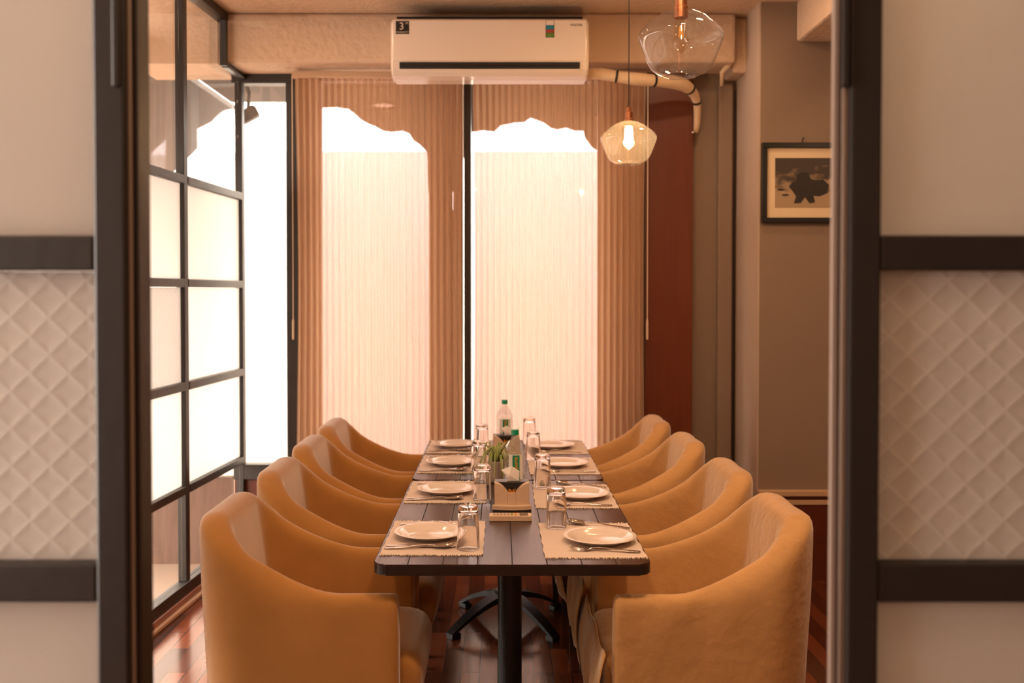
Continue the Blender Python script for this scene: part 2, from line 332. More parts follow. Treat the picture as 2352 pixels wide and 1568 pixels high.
def prism(bm, poly, axis, a0, a1, mi=0):
    """extrude a 2-D polygon; axis 'x': (y,z) polygon, 'y': (x,z), 'z': (x,y)"""
    def P(p, a):
        return {'x': (a, p[0], p[1]), 'y': (p[0], a, p[1]), 'z': (p[0], p[1], a)}[axis]
    A = [bm.b.verts.new(P(p, a0)) for p in poly]; B = [bm.b.verts.new(P(p, a1)) for p in poly]
    n = len(poly); fs = [bm.b.faces.new(A), bm.b.faces.new(B[::-1])]
    for i in range(n): fs.append(bm.b.faces.new((A[i], B[i], B[(i+1) % n], A[(i+1) % n])))
    for f in fs: f.material_index = mi
    return bm
def bend_bevel(bm, off, seg=2):
    bmesh.ops.bevel(bm.b, geom=bm.b.edges[:], offset=off, segments=seg, profile=0.5, affect='EDGES', clamp_overlap=True); return bm
def rrect(x0, x1, y0, y1, r, n=6):
    out = []
    for cx, cy, a0 in ((x1-r, y1-r, 0), (x0+r, y1-r, 90), (x0+r, y0+r, 180), (x1-r, y0+r, 270)):
        for i in range(n+1):
            a = math.radians(a0+90*i/n); out.append((cx+r*math.cos(a), cy+r*math.sin(a)))
    return out
def text_bm(s, size, M4, depth=0.0004, warp=None, spacing=1.0):
    cu = bpy.data.curves.new('t', 'FONT'); cu.body = s; cu.size = size; cu.align_x = 'CENTER'; cu.align_y = 'CENTER'; cu.extrude = depth; cu.resolution_u = 3; cu.space_character = spacing
    o = bpy.data.objects.new('t', cu); COL.objects.link(o); dg = bpy.context.evaluated_depsgraph_get(); dg.update()
    me = bpy.data.meshes.new_from_object(o.evaluated_get(dg)); COL.objects.unlink(o); bpy.data.objects.remove(o)
    b_ = new(); b_.b.from_mesh(me); bpy.data.meshes.remove(me)
    if warp:
        for v in b_.b.verts: v.co = warp(v.co.copy())
    else: b_.b.transform(M4)
    return b_
def thing(name, label, cat, loc=(0, 0, 0), rz=0.0, group=None):
    o = bpy.data.objects.new(name, None); COL.objects.link(o); o.location = loc; o.rotation_euler = (0, 0, rz); o.empty_display_size = 0.05
    return tag(o, label, cat, group)
def tag(o, label, cat, group=None):
    o['label'] = label; o['category'] = cat
    if group: o['group'] = group
    return o
def struct(name, bm, mat, **k):
    o = obj(name, bm, mat, **k); o['kind'] = 'structure'; return o
def sroot(name, loc=(0, 0, 0), rz=0.0):
    o = bpy.data.objects.new(name, None); COL.objects.link(o); o.location = loc; o.rotation_euler = (0, 0, rz); o['kind'] = 'structure'; return o
def copy_tree(o, parent=None):
    c = o.copy(); COL.objects.link(c)
    if parent: c.parent = parent
    for ch in list(o.children): copy_tree(ch, c)
    return c

# ------------------------------------------------------------------ setting
YB = 5.65; CEIL = 2.98; SILL = 0.47
bm = new(); prism(bm, [(-3.2, -4.0), (3.2, -4.0), (3.2, 5.75), (-1.47, 5.75), (-1.745, 1.55), (-3.2, 1.55)], 'z', -0.06, 0.0); struct('floor', bm, 'floor')
struct('ceiling', bx(-2.2, 3.2, 1.55, 5.95, CEIL, CEIL+0.1), 'plaster')
struct('wall_hall_back', bx(-3.2, 3.2, -4.1, -4.0, 0, CEIL), 'hallpaint')
bm = bx(-3.3, -3.2, -4.0, -0.25, 0, CEIL); box(bm, -3.3, -3.2, 1.35, 1.45, 0, CEIL); box(bm, -3.3, -3.2, -0.25, 1.35, 0, 0.2); box(bm, -3.3, -3.2, -0.25, 1.35, 2.9, CEIL)
struct('wall_hall_left', bm, 'hallpaint')      # unseen opening added so that daylight brightens the left front panes
struct('ceiling_hall', bx(-3.2, 3.2, -4.0, 1.55, CEIL, CEIL+0.1), 'plaster')
struct('wall_right', bx(3.2, 3.3, -4.0, 5.3, 0, CEIL), 'wallpaint')
struct('wall_side', bx(-3.2, -1.80, 1.45, 1.55, 0, CEIL), 'hallpaint')
# back wall under the windows, lintel, solid bays behind the blinds
struct('wall_back', bx(-1.50, 0.823, YB, YB+0.12, 0, SILL-0.02), 'wainscot')
struct('wall_lintel', bx(-1.50, 1.36, YB-0.02, YB+0.12, 2.735, CEIL), 'redwood')
bm = new()
for x0, x1 in ((-1.12, -1.01), (-0.393, -0.262), (-0.254, -0.20), (0.57, 0.86)): box(bm, x0, x1, YB+0.02, YB+0.10, SILL-0.02, 2.735)
box(bm, -0.262, -0.254, YB+0.03, YB+0.09, SILL-0.02, 1.96); box(bm, -0.262, -0.254, YB+0.03, YB+0.09, 2.30, 2.735)
struct('wall_bays', bm, 'hallpaint')
struct('trim_1', bx(-0.190, -0.151, YB-0.075, YB+0.05, 0, 2.735, 0.004), 'windowframe')    # black mullion between the blinds
struct('wall_back_right', bx(1.09, 1.36, YB, YB+0.12, 0, CEIL), 'wallpaint')
# red wood panel
struct('trim_2', bx(0.823, 1.092, YB-0.06, YB+0.02, 0, 2.734, 0.004), 'redwood')
struct('trim_3', bx(0.812, 0.823, YB-0.07, YB, 0, 2.72), 'windowframe')
# pillar and wall with the picture
struct('wall_pillar', bx(1.35, 3.2, 5.14, YB+0.12, 0, CEIL), 'wallpaint')
struct('pillar_lit_side', bx(1.342, 1.35, 5.145, YB, 0, CEIL), 'pillar_lit')  # thin sheet whose paler colour stands in for window light on this side
struct('baseboard_right', bx(1.345, 3.2, 5.115, 5.14, 0.0, SILL-0.03), 'wainscot')
bm = new(); box(bm, 1.34, 3.2, 5.10, 5.14, SILL-0.03, SILL, 0.004); box(bm, 1.345, 3.2, 5.108, 5.12, SILL-0.075, SILL-0.05, 0.003)
struct('trim_5', bm, 'capwood')
# dark strip put in for the shadow in the corner
struct('corner_shade', bx(1.318, 1.335, YB-0.035, YB, 0, 2.62, 0.003), 'darkwood')
struct('wall_return', bx(1.235, 1.318, YB-0.05, YB, 0, 2.66, 0.01), 'wallpaint')
# plaster beams: one across the window wall, its stepped end, one running towards the hall
bm = new(); box(bm, -1.47, 1.27, 5.34, YB-0.02, 2.715, CEIL, 0.02, 3); struct('wall_beam', bm, 'plaster')
bm = new(); box(bm, 1.27, 1.40, 5.42, YB, 2.68, CEIL, 0.02, 3); struct('wall_beam_end', bm, 'plaster')
bm = new(); box(bm, 1.53, 2.0, 1.6, 5.14, 2.774, CEIL, 0.015, 2); struct('wall_beam_side', bm, 'plaster')

struct('wall_beam_reflection', bx(-1.97, -1.502, 5.36, YB+0.12, 2.715, CEIL), 'plaster')  # block added outside the glass in place of the beam's reflection
# rear left window (clear) : window_2
r = sroot('window_2')
bm = new(); box(bm, -1.50, -1.12, YB-0.03, YB+0.06, SILL-0.04, SILL+0.045, 0.004); obj('sill', bm, 'windowframe', r)
obj('head', bx(-1.50, -1.12, YB-0.03, YB+0.06, 2.665, 2.735, 0.004), 'windowframe', r)
obj('jamb', bx(-1.190, -1.12, YB-0.05, YB+0.06, SILL+0.046, 2.664, 0.004), 'windowframe', r)
obj('pane', bx(-1.50, -1.185, YB+0.01, YB+0.014, SILL+0.04, 2.67), 'clear', r)
# windows behind the blinds
for i, (x0, x1) in enumerate(((-1.01, -0.393), (-0.151, 0.57))):
    r = sroot('window_%d' % (3+i)); obj('pane', bx(x0+0.004, x1-0.004, YB+0.06, YB+0.064, SILL+0.01, 2.72), 'clear', r)
    bm = new(); box(bm, x0, x1, YB+0.03, YB+0.09, SILL-0.018, SILL+0.02); box(bm, x0, x1, YB+0.03, YB+0.09, 2.69, 2.734); obj('frame', bm, 'windowframe', r)

# left glazed wall: window_1, local y runs along the wall
ANG = math.atan(0.0638); r = sroot('window_1', (-1.811, 0, 0), -ANG)
posts = [1.60, 2.18, 3.05, 3.92, 4.79, 5.655]
rails = [0.542, 1.04, 1.535, 2.03]
for yy in posts:
    top = 2.70 if yy > 5.5 else CEIL-0.03
    obj('stile', bx(-0.03, 0.012, yy-0.024, yy+0.024, 0.10, top, 0.003), 'black', r)
for a_, b_ in zip(posts, posts[1:]):
    y0, y1 = a_+0.025, b_-0.025; col = posts.index(a_)
    for z in rails: obj('rail', bx(-0.03, 0.014, y0, y1, z-0.02, z+0.02, 0.003), 'black', r)
    zs = [0.10]+rails+[2.94]
    for k in range(5):
        z0, z1 = zs[k]+(0.0 if k == 0 else 0.021), zs[k+1]-0.021
        kind = 'clear' if k in (0, 4) else ('patterned' if (k == 2 and col % 2 == 1) else 'frosted')
        bm = bx(-0.014, -0.009, y0, y1, z0, z1)
        uvl = bm.b.loops.layers.uv.new('uv')
        for f in bm.b.faces:
            for l in f.loops: l[uvl].uv = (l.vert.co.y*1.6, l.vert.co.z*1.6)
        obj({'clear': 'clear_pane', 'patterned': 'patterned_pane', 'frosted': 'frosted_pane'}[kind], bm, kind, r)
obj('bottom_rail', bx(-0.035, 0.02, 1.6, 5.66, 0.045, 0.10, 0.003), 'black', r)
obj('top_rail', bx(-0.035, 0.03, 1.6, 5.37, CEIL-0.045, CEIL, 0.003), 'black', r)
# black trim stepping round the plaster beam
bm = new(); box(bm, 0.0, 0.036, 5.305, 5.335, 2.69, CEIL-0.05, 0.004); box(bm, 0.0, 0.036, 5.336, 5.65, 2.685, 2.71, 0.004); obj('beam_trim', bm, 'black', r)
b0 = sroot('baseboard_left', (-1.811, 0, 0), -ANG)
obj('skirting', bx(-0.05, 0.03, 1.6, 5.62, 0.0, 0.045, 0.004), 'trimwood', b0)
obj('skirting_bead', bx(0.03, 0.052, 1.6, 5.62, 0.0, 0.022, 0.006), 'capwood', b0)

# front partition with the open doorway (out of focus)
def uvpane(x0, x1, z0, z1, y):
    bm = bx(x0, x1, y-0.003, y+0.003, z0, z1); uvl = bm.b.loops.layers.uv.new('uv')
    for f in bm.b.faces:
        for l in f.loops: l[uvl].uv = (l.vert.co.x, l.vert.co.z)
    return bm
YP = 1.50
frails = [(0.515, 0.570), (1.021, 1.080), (1.525, 1.578), (2.02, 2.075)]
for name, xs, sgn in (('door_1', (-1.72, -1.14, -0.585), -1), ('door_2', (0.553, 1.13, 1.71), 1)):
    r = sroot(name)
    for x in xs: obj('stile', bx(x-0.024, x+0.024, YP, YP+0.05, 0, CEIL, 0.004), 'black', r)
    for a_, b_ in zip(xs, xs[1:]):
        for (z0, z1) in frails: obj('rail', bx(a_+0.0245, b_-0.0245, YP+0.002, YP+0.048, z0, z1, 0.004), 'black', r)
        obj('rail', bx(a_+0.0245, b_-0.0245, YP, YP+0.05, 0.0, 0.06), 'black', r)
        zs = [0.061]+[q for z0, z1 in frails for q in (z0-0.001, z1+0.001)]+[CEIL-0.02]
        for k in range(5):
            pat = k == 2
            obj('patterned_pane' if pat else 'frosted_pane', uvpane(a_+0.0245, b_-0.0245, zs[2*k], zs[2*k+1], YP+0.03), 'patterned' if pat else 'frosted', r)
bm = bx(1.735, 3.2, YP, YP+0.06, 0, CEIL); struct('wall_partition', bm, 'hallpaint')
# jambs of the sliding door: left
r = sroot('door_3')
obj('jamb', bx(-0.5554, -0.548, YP+0.02, YP+0.075, 0, CEIL, 0.003), 'black', r)
obj('channel', bx(-0.5605, -0.5556, YP+0.021, YP+0.045, 0, CEIL), 'darkwood', r)
obj('highlight_strip', bx(-0.5605, -0.5555, YP+0.010, YP+0.0195, 0, CEIL, 0.002), 'steel_edge', r)  # pale strip added as the highlight along the stile's side
r = sroot('door_4')
obj('jamb', bx(0.5200, 0.5285, YP+0.022, YP+0.06, 0, CEIL), 'darkwood', r)
obj('jamb_edge', bx(0.5225, 0.5285, YP+0.008, YP+0.0215, 0, CEIL, 0.001), 'steel_edge', r)
obj('jamb_lip', bx(0.5035, 0.5145, YP+0.003, YP+0.013, 0, CEIL, 0.003), 'steel_edge', r)
# hinges / bolts high on the stiles
for x in (-0.572, 0.5205):
    o = sroot('trim_7' if x < 0 else 'trim_8'); obj('hinge', bx(x-0.006, x+0.006, YP-0.006, YP+0.012, 1.80, 1.98, 0.003), 'black', o)

# ------------------------------------------------------------------ outside
struct('ground_outside', bx(-9, 6, 5.78, 14, -0.20, -0.10), 'outground')
struct('ground_outside_left', bx(-9, -1.5, 1.55, 5.78, -0.20, -0.10), 'outground')
o = tag(obj('garden_wall', bx(-9, 6, 8.6, 8.8, -0.1, 2.70), 'outwall'), 'pale sunlit boundary wall outside behind the blinds', 'wall')
tag(obj('wainscot_reflection', bx(-5, -1.56, 5.80, 5.86, -0.1, 0.41), 'outmirror'), 'low brown board outside the lowest left panes, standing in for a reflection', 'wall')  # added brown board, stands in for the wainscot mirrored in the glass
# awning outside the back windows with a sagging scalloped lower edge
aw = thing('awning', 'dark shade cloth outside the back windows with a ragged sagging edge', 'awning', (0, 0, 0))
obj('roof_sheet', bx(-1.9, 2.2, 5.80, 7.12, 2.84, 2.88), 'awning', aw)
D = 6.55
def wp(px, py, d=D): return ((px-1144)/F*d, HC+(670-py)/F*d)
e1 = [(735, 248), (770, 246), (800, 250), (816, 262), (830, 275), (845, 283), (862, 290), (880, 300), (900, 303), (925, 300), (940, 306), (950, 322), (962, 330), (975, 342), (982, 352)]
e2 = [(1060, 380), (1072, 342), (1085, 303), (1110, 299), (1135, 302), (1150, 288), (1180, 282), (1205, 280), (1218, 270), (1235, 276), (1250, 282), (1266, 294), (1280, 297), (1300, 293), (1320, 300), (1340, 300), (1345, 318), (1360, 338), (1372, 346), (1380, 352)]
poly = [wp(735, 60)]+[wp(*p) for p in e1]+[wp(984, 440), wp(1050, 440)]+[wp(*p) for p in e2]+[wp(1392, 440), wp(1500, 440), wp(1500, 60)]
bm = new(); prism(bm, [(x, z) for x, z in poly], 'y', D, D+0.03); obj('ragged_valance', bm, 'awning', aw)
# sloping shade outside the left glass wall
bm = new(); prism(bm, [(-1.99, 2.90), (-2.75, 2.18), (-2.75, 2.14), (-1.99, 2.86)], 'y', 1.6, 7.6)
tag(obj('shade_sail', bm, 'awning'), 'grey sloping shade cloth outside the left glass wall', 'awning')
# flood lamp outside under the awning
fl = thing('flood_lamp', 'small grey outdoor flood lamp tilted down outside the narrow back window', 'lamp', ((572-1144)/F*6.3, 6.3, HC+(670-262)/F*6.3))
bm = new(); box(bm, -0.06, 0.06, -0.035, 0.035, -0.05, 0.03, 0.012); bm.b.transform(Matrix.Rotation(math.radians(-28), 4, 'Y')); obj('lamp_head', bm, 'lampgrey', fl)
bm = new(); tube(bm, [(0, 0, 0.03), (0.01, 0, 0.12), (-0.02, 0, 0.20)], 0.012, 8); obj('bracket', bm, 'lampgrey', fl)

# ------------------------------------------------------------------ blinds
def blind(x0, x1, label, cordx):
    t_ = thing('pleated_blind', label, 'window blind', ((x0+x1)/2, 5.50, 2.70), 0, 'pleated blinds on the back window')
    wd = (x1-x0)/2; per = 0.0352; nseg = 8; n = int(round((x1-x0)/per*nseg)); bm = new(); zt, zb = -0.03, -2.22; nz_ = 14; cols = []
    for i in range(n+1):
        x = -wd+(x1-x0)*i/n; ph = (x/per) % 1.0; tri = abs(ph-0.5)*2; y = 0.0035*math.cos(2*PI*ph)+0.0095*(tri-0.5)*2
        colv = []
        for k in range(nz_+1):
            z = zt+(zb-zt)*k/nz_; edge = (abs(x)/wd)**6; pull = 0.012*math.sin(PI*k/nz_)*edge
            colv.append(bm.b.verts.new((x-math.copysign(pull, x), y+0.004*math.sin(3*z+x*4), z)))
        cols.append(colv)
    for a_, b_ in zip(cols, cols[1:]):
        for k in range(nz_): bm.b.faces.new((a_[k], b_[k], b_[k+1], a_[k+1]))
    obj('cloth', bm, 'blind', t_, smooth=True)
    obj('head_rail', bx(-wd-0.01, wd+0.005, -0.025, 0.02, -0.035, 0.0, 0.004), 'capwood', t_)
    obj('bottom_bar', bx(-wd, wd, -0.012, 0.012, -2.245, -2.22, 0.004), 'capwood', t_)
    bm = new(); tube(bm, [(cordx, -0.022, -0.02), (cordx, -0.022, -1.36)], 0.0028, 6); lathe(bm, [(0, -1.47), (0.006, -1.468), (0.006, -1.37), (0.003, -1.355), (0, -1.355)], 8, c=(cordx, -0.022, 0)); obj('pull_cord', bm, 'whitecord', t_)
blind(-1.118, -0.193, 'left pleated beige blind hanging beside the narrow clear window', -0.472)
blind(-0.140, 0.812, 'right pleated beige blind hanging beside the red wood panel', 0.485)

# ------------------------------------------------------------------ air conditioner
ac = thing('air_conditioner', 'white wall-mounted air conditioner on the plaster beam above the blinds', 'air conditioner', (-0.043, 5.34, 2.57))
W2 = 0.508
prof = [(0, 0.03), (-0.10, 0.03), (-0.170, 0.036), (-0.205, 0.062), (-0.215, 0.10), (-0.215, 0.30), (-0.20, 0.322), (-0.17, 0.33), (0, 0.33)]
bm = new(); prism(bm, prof, 'x', -W2, W2); bmesh.ops.bevel(bm.b, geom=[e for e in bm.b.edges if abs(e.verts[0].co.x-e.verts[1].co.x) < 1e-5], offset=0.010, segments=3, affect='EDGES', clamp_overlap=True)
obj('housing', bm, 'acwhite', ac, smooth=False)
bm = new(); box(bm, -W2+0.012, W2-0.012, -0.221, -0.214, 0.104, 0.312, 0.0028); obj('front_panel', bm, 'acwhite', ac)
bm = new(); prism(bm, [(-0.2140, 0.066), (-0.2190, 0.098), (-0.19, 0.100), (-0.19, 0.066)], 'x', -0.462, 0.462); obj('air_slot', bm, 'acdark', ac)
bm = new(); prism(bm, [(-0.2205, 0.078), (-0.2200, 0.082), (-0.212, 0.082), (-0.212, 0.078)], 'x', -0.458, 0.458); obj('slot_blade', bm, 'darkwood', ac)
bm = new(); prism(bm, [(-0.1935, 0.047), (-0.2135, 0.064), (-0.205, 0.066), (-0.186, 0.050)], 'x', -0.457, 0.462); bend_bevel(bm, 0.001, 1); obj('louver', bm, 'acwhite', ac)
obj('top_grille', bx(-W2+0.03, W2-0.03, -0.19, -0.02, 0.331, 0.337), 'acdark', ac)
yf = -0.2215
st = obj('warranty_sticker', bx(-0.480, -0.412, yf-0.001, yf, 0.240, 0.306), 'ink', ac)
RX = Matrix.Rotation(PI/2, 4, 'X')
obj('lettering', text_bm('3', 0.052, Matrix.Translation((-0.450, yf-0.0015, 0.278)) @ RX), 'whiteink', st)
obj('lettering', text_bm('YR', 0.014, Matrix.Translation((-0.424, yf-0.0015, 0.294)) @ RX), 'whiteink', st)
obj('lettering', text_bm('WARRANTY', 0.0115, Matrix.Translation((-0.446, yf-0.0015, 0.249)) @ RX), 'whiteink', st)
st = obj('energy_sticker', bx(0.286, 0.330, yf-0.001, yf, 0.222, 0.312), 'ink', ac)
for z0, z1, mt in ((0.285, 0.310, 'acwhite'), (0.264, 0.284, 'blueink'), (0.246, 0.263, 'redink'), (0.224, 0.245, 'greenink')): obj('color_band', bx(0.288, 0.328, yf-0.0016, yf-0.001, z0, z1), mt, st)
obj('brand_lettering', text_bm('VOLTAS', 0.017, Matrix.Translation((0.443, yf-0.0005, 0.285)) @ RX), 'ink', ac)
# wrapped pipe
pp = thing('insulated_pipe', 'cream wrapped refrigerant pipe running from the air conditioner down beside the red panel', 'pipe', (0, 0, 0))
def w3(px, py, d): return Vector(((px-1144)/F*d, d, HC+(670-py)/F*d))
path = [w3(1348, 172, 5.30), w3(1380, 172, 5.28), w3(1415, 178, 5.27), w3(1460, 184, 5.27), w3(1500, 187, 5.30), w3(1540, 190, 5.34), w3(1566, 196, 5.38), w3(1582, 206, 5.42), w3(1592, 218, 5.46), w3(1599, 236, 5.50), w3(1600, 260, 5.54), w3(1599, 285, 5.555), w3(1597, 306, 5.56)]
rads = [0.030, 0.031, 0.030, 0.034, 0.031, 0.036, 0.036, 0.031, 0.026, 0.022, 0.020, 0.019, 0.015]
bm = new(); tube(bm, path, rads, 14); obj('foam_sleeve', bm, 'pipewrap', pp, smooth=True)
for i, rr in ((2, 0.034), (4, 0.035), (7, 0.034), (9, 0.025)):
    d = (path[i+1]-path[i-1]).normalized()*0.006; bm = new(); tube(bm, [path[i]-d, path[i]+d], rr, 14); obj('tie_band', bm, 'blackplastic', pp)
bm = new(); c_ = w3(1590, 305, 5.53); lathe(bm, [(0, -0.011), (0.008, -0.008), (0.011, 0), (0.008, 0.008), (0, 0.011)], 12, c=c_); obj('bright_dot', bm, 'cutlery', pp, smooth=True)  # small steel bead added to stand for a bright dot by the pipe end
# stub of conduit below the beam end
bm = new(); tube(bm, [w3(1680, 135, 5.40), w3(1668, 155, 5.42), w3(1656, 168, 5.45), w3(1655, 200, 5.47)], [0.018, 0.017, 0.014, 0.010], 10)
tag(obj('conduit', bm, 'pipewrap', smooth=True), 'short cream conduit stub hanging below the right end of the beam', 'pipe')

# ------------------------------------------------------------------ pendant lamps
def pendant(lit, x, y, zt, label):
    t_ = thing('pendant_lamp', label, 'pendant lamp', (x, y, zt))
    prof = [(0.022, 0.0), (0.045, -0.006), (0.075, -0.022), (0.108, -0.048), (0.120, -0.062), (0.1245, -0.074), (0.122, -0.088), (0.112, -0.115), (0.098, -0.150), (0.088, -0.168), (0.074, -0.180), (0.052, -0.190), (0.044, -0.194), (0.041, -0.190), (0.041, -0.180)]
    bm = new(); lathe(bm, prof, 48); bm.tag_done = True; obj('glass_shade', bm, 'shade', t_, smooth=True)
    bm = new(); lathe(bm, [(0.0, 0.062), (0.010, 0.060), (0.013, 0.042), (0.0175, 0.040), (0.0175, 0.012), (0.020, 0.010), (0.020, -0.022), (0, -0.022)], 24); obj('copper_socket', bm, 'copper', t_)
    bl = None
    bm = new(); lathe(bm, [(0.013, -0.022), (0.0185, -0.034), (0.0185, -0.072), (0.0235, -0.088), (0.0245, -0.097), (0.019, -0.110), (0.006, -0.121), (0, -0.127)], 24); bm.tag_done = True
    bl = obj('bulb', bm, 'glowbulb' if lit else 'bulb', t_, smooth=True)
    bm = new()
    for k in range(4):
        a = k*PI/2; tube(bm, [(0.003*math.cos(a), 0.003*math.sin(a), -0.045), (0.006*math.cos(a), 0.006*math.sin(a), -0.078)], 0.0016, 6)
    obj('filament', bm, 'lit' if lit else 'unlit', bl)
    bm = new(); tube(bm, [(0, 0, 0.06), (0, 0, CEIL-zt-0.02)], 0.0024, 8); obj('cord', bm, 'cord', t_)
    bm = new(); lathe(bm, [(0, CEIL-zt), (0.05, CEIL-zt), (0.05, CEIL-zt-0.015), (0.02, CEIL-zt-0.025), (0, CEIL-zt-0.025)], 24); obj('ceiling_rose', bm, 'copper', t_)
    if lit:
        l = lamp('POINT', 'bulb_light', (x, y, zt-0.065), 13, (1, 0.62, 0.28), 0.018)
pendant(False, 0.537, 2.94, 2.318, 'unlit clear glass pendant lamp with copper socket, the larger and nearer of two')
pendant(True, 0.582, 4.45, 2.252, 'glowing clear glass pendant lamp on a long cord in front of the right blind')

# ------------------------------------------------------------------ framed picture
pc = thing('framed_picture', 'black framed dark print with cream mat hanging on the taupe wall', 'picture', (1.58, 5.14, 1.847))
bm = new(); PW, PH, FW = 0.228, 0.41, 0.027
box(bm, -PW, PW, -0.03, 0, 0, FW, 0.003); box(bm, -PW, PW, -0.03, 0, PH-FW, PH, 0.003); box(bm, -PW, -PW+FW, -0.03, 0, FW, PH-FW, 0.003); box(bm, PW-FW, PW, -0.03, 0, FW, PH-FW, 0.003); obj('frame', bm, 'frameblack', pc)
obj('mat', bx(-PW+FW, PW-FW, -0.015, -0.005, FW, PH-FW), 'matboard', pc)
pr = obj('print', bx(-0.158, 0.158, -0.001, 0, -0.127, 0.127), 'print', pc, loc=(0, -0.0152, PH/2))
def ell(bm, cx, cz, rx, rz, y=-0.0012, rot=0.0, n=20):
    y -= 0.00025*(len(bm.b.verts)//(2*n))
    c_, s_ = math.cos(rot), math.sin(rot)
    prism(bm, [(cx+rx*math.cos(a)*c_-rz*math.sin(a)*s_, cz+rx*math.cos(a)*s_+rz*math.sin(a)*c_) for a in [2*PI*i/n for i in range(n)]], 'y', y, y+0.0004)
bm = new(); rf = random.Random(5)
out = [(-0.062, -0.105), (-0.050, -0.070), (-0.066, -0.045), (-0.088, -0.020), (-0.070, 0.004), (-0.052, 0.006), (-0.044, 0.040), (-0.020, 0.056), (0.012, 0.050), (0.024, 0.022), (0.048, 0.012), (0.088, 0.018), (0.118, -0.010), (0.112, -0.052), (0.070, -0.070), (0.040, -0.066), (0.048, -0.100), (0.020, -0.106), (-0.004, -0.074), (-0.026, -0.104)]
prism(bm, out, 'y', -0.0016, -0.0010); ell(bm, -0.128, -0.035, 0.02, 0.006); ell(bm, -0.105, -0.062, 0.02, 0.005)
obj('figure', bm, 'printdark', pr)
bm = new(); tube(bm, [(-0.02, -0.008, PH), (-0.012, -0.012, PH+0.03)], 0.003, 6); obj('hook', bm, 'darkwood', pc)

# ------------------------------------------------------------------ dining tables
TX0, TX1 = -0.342, 0.420; TZ = 0.75; TC = (TX0+TX1)/2
def table(y0, y1, label):
    yc = (y0+y1)/2; t_ = thing('dining_table', label, 'table', (TC, yc, 0), 0)
    hw, hl = (TX1-TX0)/2, (y1-y0)/2
    bm = new(); prism(bm, rrect(-hw, hw, -hl, hl, 0.035), 'z', TZ-0.031, TZ)
    bmesh.ops.bevel(bm.b, geom=[e for e in bm.b.edges if abs(e.verts[0].co.z-e.verts[1].co.z) < 1e-6], offset=0.004, segments=2, affect='EDGES', clamp_overlap=True)
    for f in bm.b.faces:
        if min(v.co.z for v in f.verts) < TZ-0.005: f.material_index = 1
    obj('tabletop', bm, 'table', t_, mats=['table', 'table_edge'])
    bm = new(); lathe(bm, [(0, 0.10), (0.040, 0.10), (0.040, 0.66), (0, 0.66)], 32); obj('column', bm, 'iron', t_, smooth=False)
    bm = new(); box(bm, -0.16, 0.16, -0.16, 0.16, TZ-0.05, TZ-0.0315, 0.003); lathe(bm, [(0.07, 0.66), (0.045, 0.64), (0.0, 0.64)], 24); box(bm, -0.04, 0.04, -0.04, 0.04, 0.655, TZ-0.045); obj('top_plate', bm, 'iron', t_)
    for k, a in enumerate((40, 130, 220, 310)):
        a = math.radians(a); n = 10; bm = new(); L = 0.325; prev = None
        for i in range(n+1):
            s = i/n; xx = L*s; zc = 0.115*(1-s**1.8)+0.018; th = 0.030-0.016*s; hwid = 0.034-0.012*s
            pts = [bm.b.verts.new((xx, sy*hwid, zc+sz*th*0.5)) for sy, sz in ((-1, -1), (1, -1), (1, 1), (-1, 1))]
            if prev:
                for j in range(4): bm.b.faces.new((prev[j], prev[(j+1) % 4], pts[(j+1) % 4], pts[j]))
            else: bm.b.faces.new(pts)
            prev = pts
        bm.b.faces.new(prev[::-1]); box(bm, L-0.05, L, -0.02, 0.02, 0.0, 0.024, 0.004)
        bm.b.transform(Matrix.Rotation(a, 4, 'Z')); obj('foot', bm, 'iron', t_)
    bm = new(); lathe(bm, [(0, 0.155), (0.05, 0.155), (0.062, 0.13), (0.062, 0.10), (0, 0.10)], 24); obj('base_hub', bm, 'iron', t_)
table(2.700, 3.905, 'dark plank dining table nearest the doorway, with the cream napkin caddy on it')
table(3.925, 4.985, 'dark plank dining table farther back, nearest the blinds')

# ------------------------------------------------------------------ tub chairs (facing +x locally)
def U_path(n=40, bx0=-0.29, fx=0.27, hw=0.28, r=0.145):
    """plan of the outside of the shell from near arm front, round the back, to far arm front"""
    pts = []; L1 = fx-(bx0+r); arc = r*PI/2; L2 = 2*(hw-r); tot = 2*L1+2*arc+L2
    for i in range(n+1):
        s = tot*i/n
        if s < L1: p = (fx-s, -hw); nn = (0, -1)
        elif s < L1+arc: a = (s-L1)/r; p = (bx0+r-r*math.sin(a), -hw+r-r*math.cos(a)); nn = (-math.sin(a), -math.cos(a))
        elif s < L1+arc+L2: q = s-L1-arc; p = (bx0, -hw+r+q); nn = (-1, 0)
        elif s < L1+2*arc+L2: a = (s-L1-arc-L2)/r; p = (bx0+r-r*math.cos(a), hw-r+r*math.sin(a)); nn = (-math.cos(a), math.sin(a))
        else: q = s-L1-2*arc-L2; p = (bx0+r+q, hw); nn = (0, 1)
        pts.append((p, nn))
    return pts
def sm(x): x = max(0, min(1, x)); return x*x*(3-2*x)
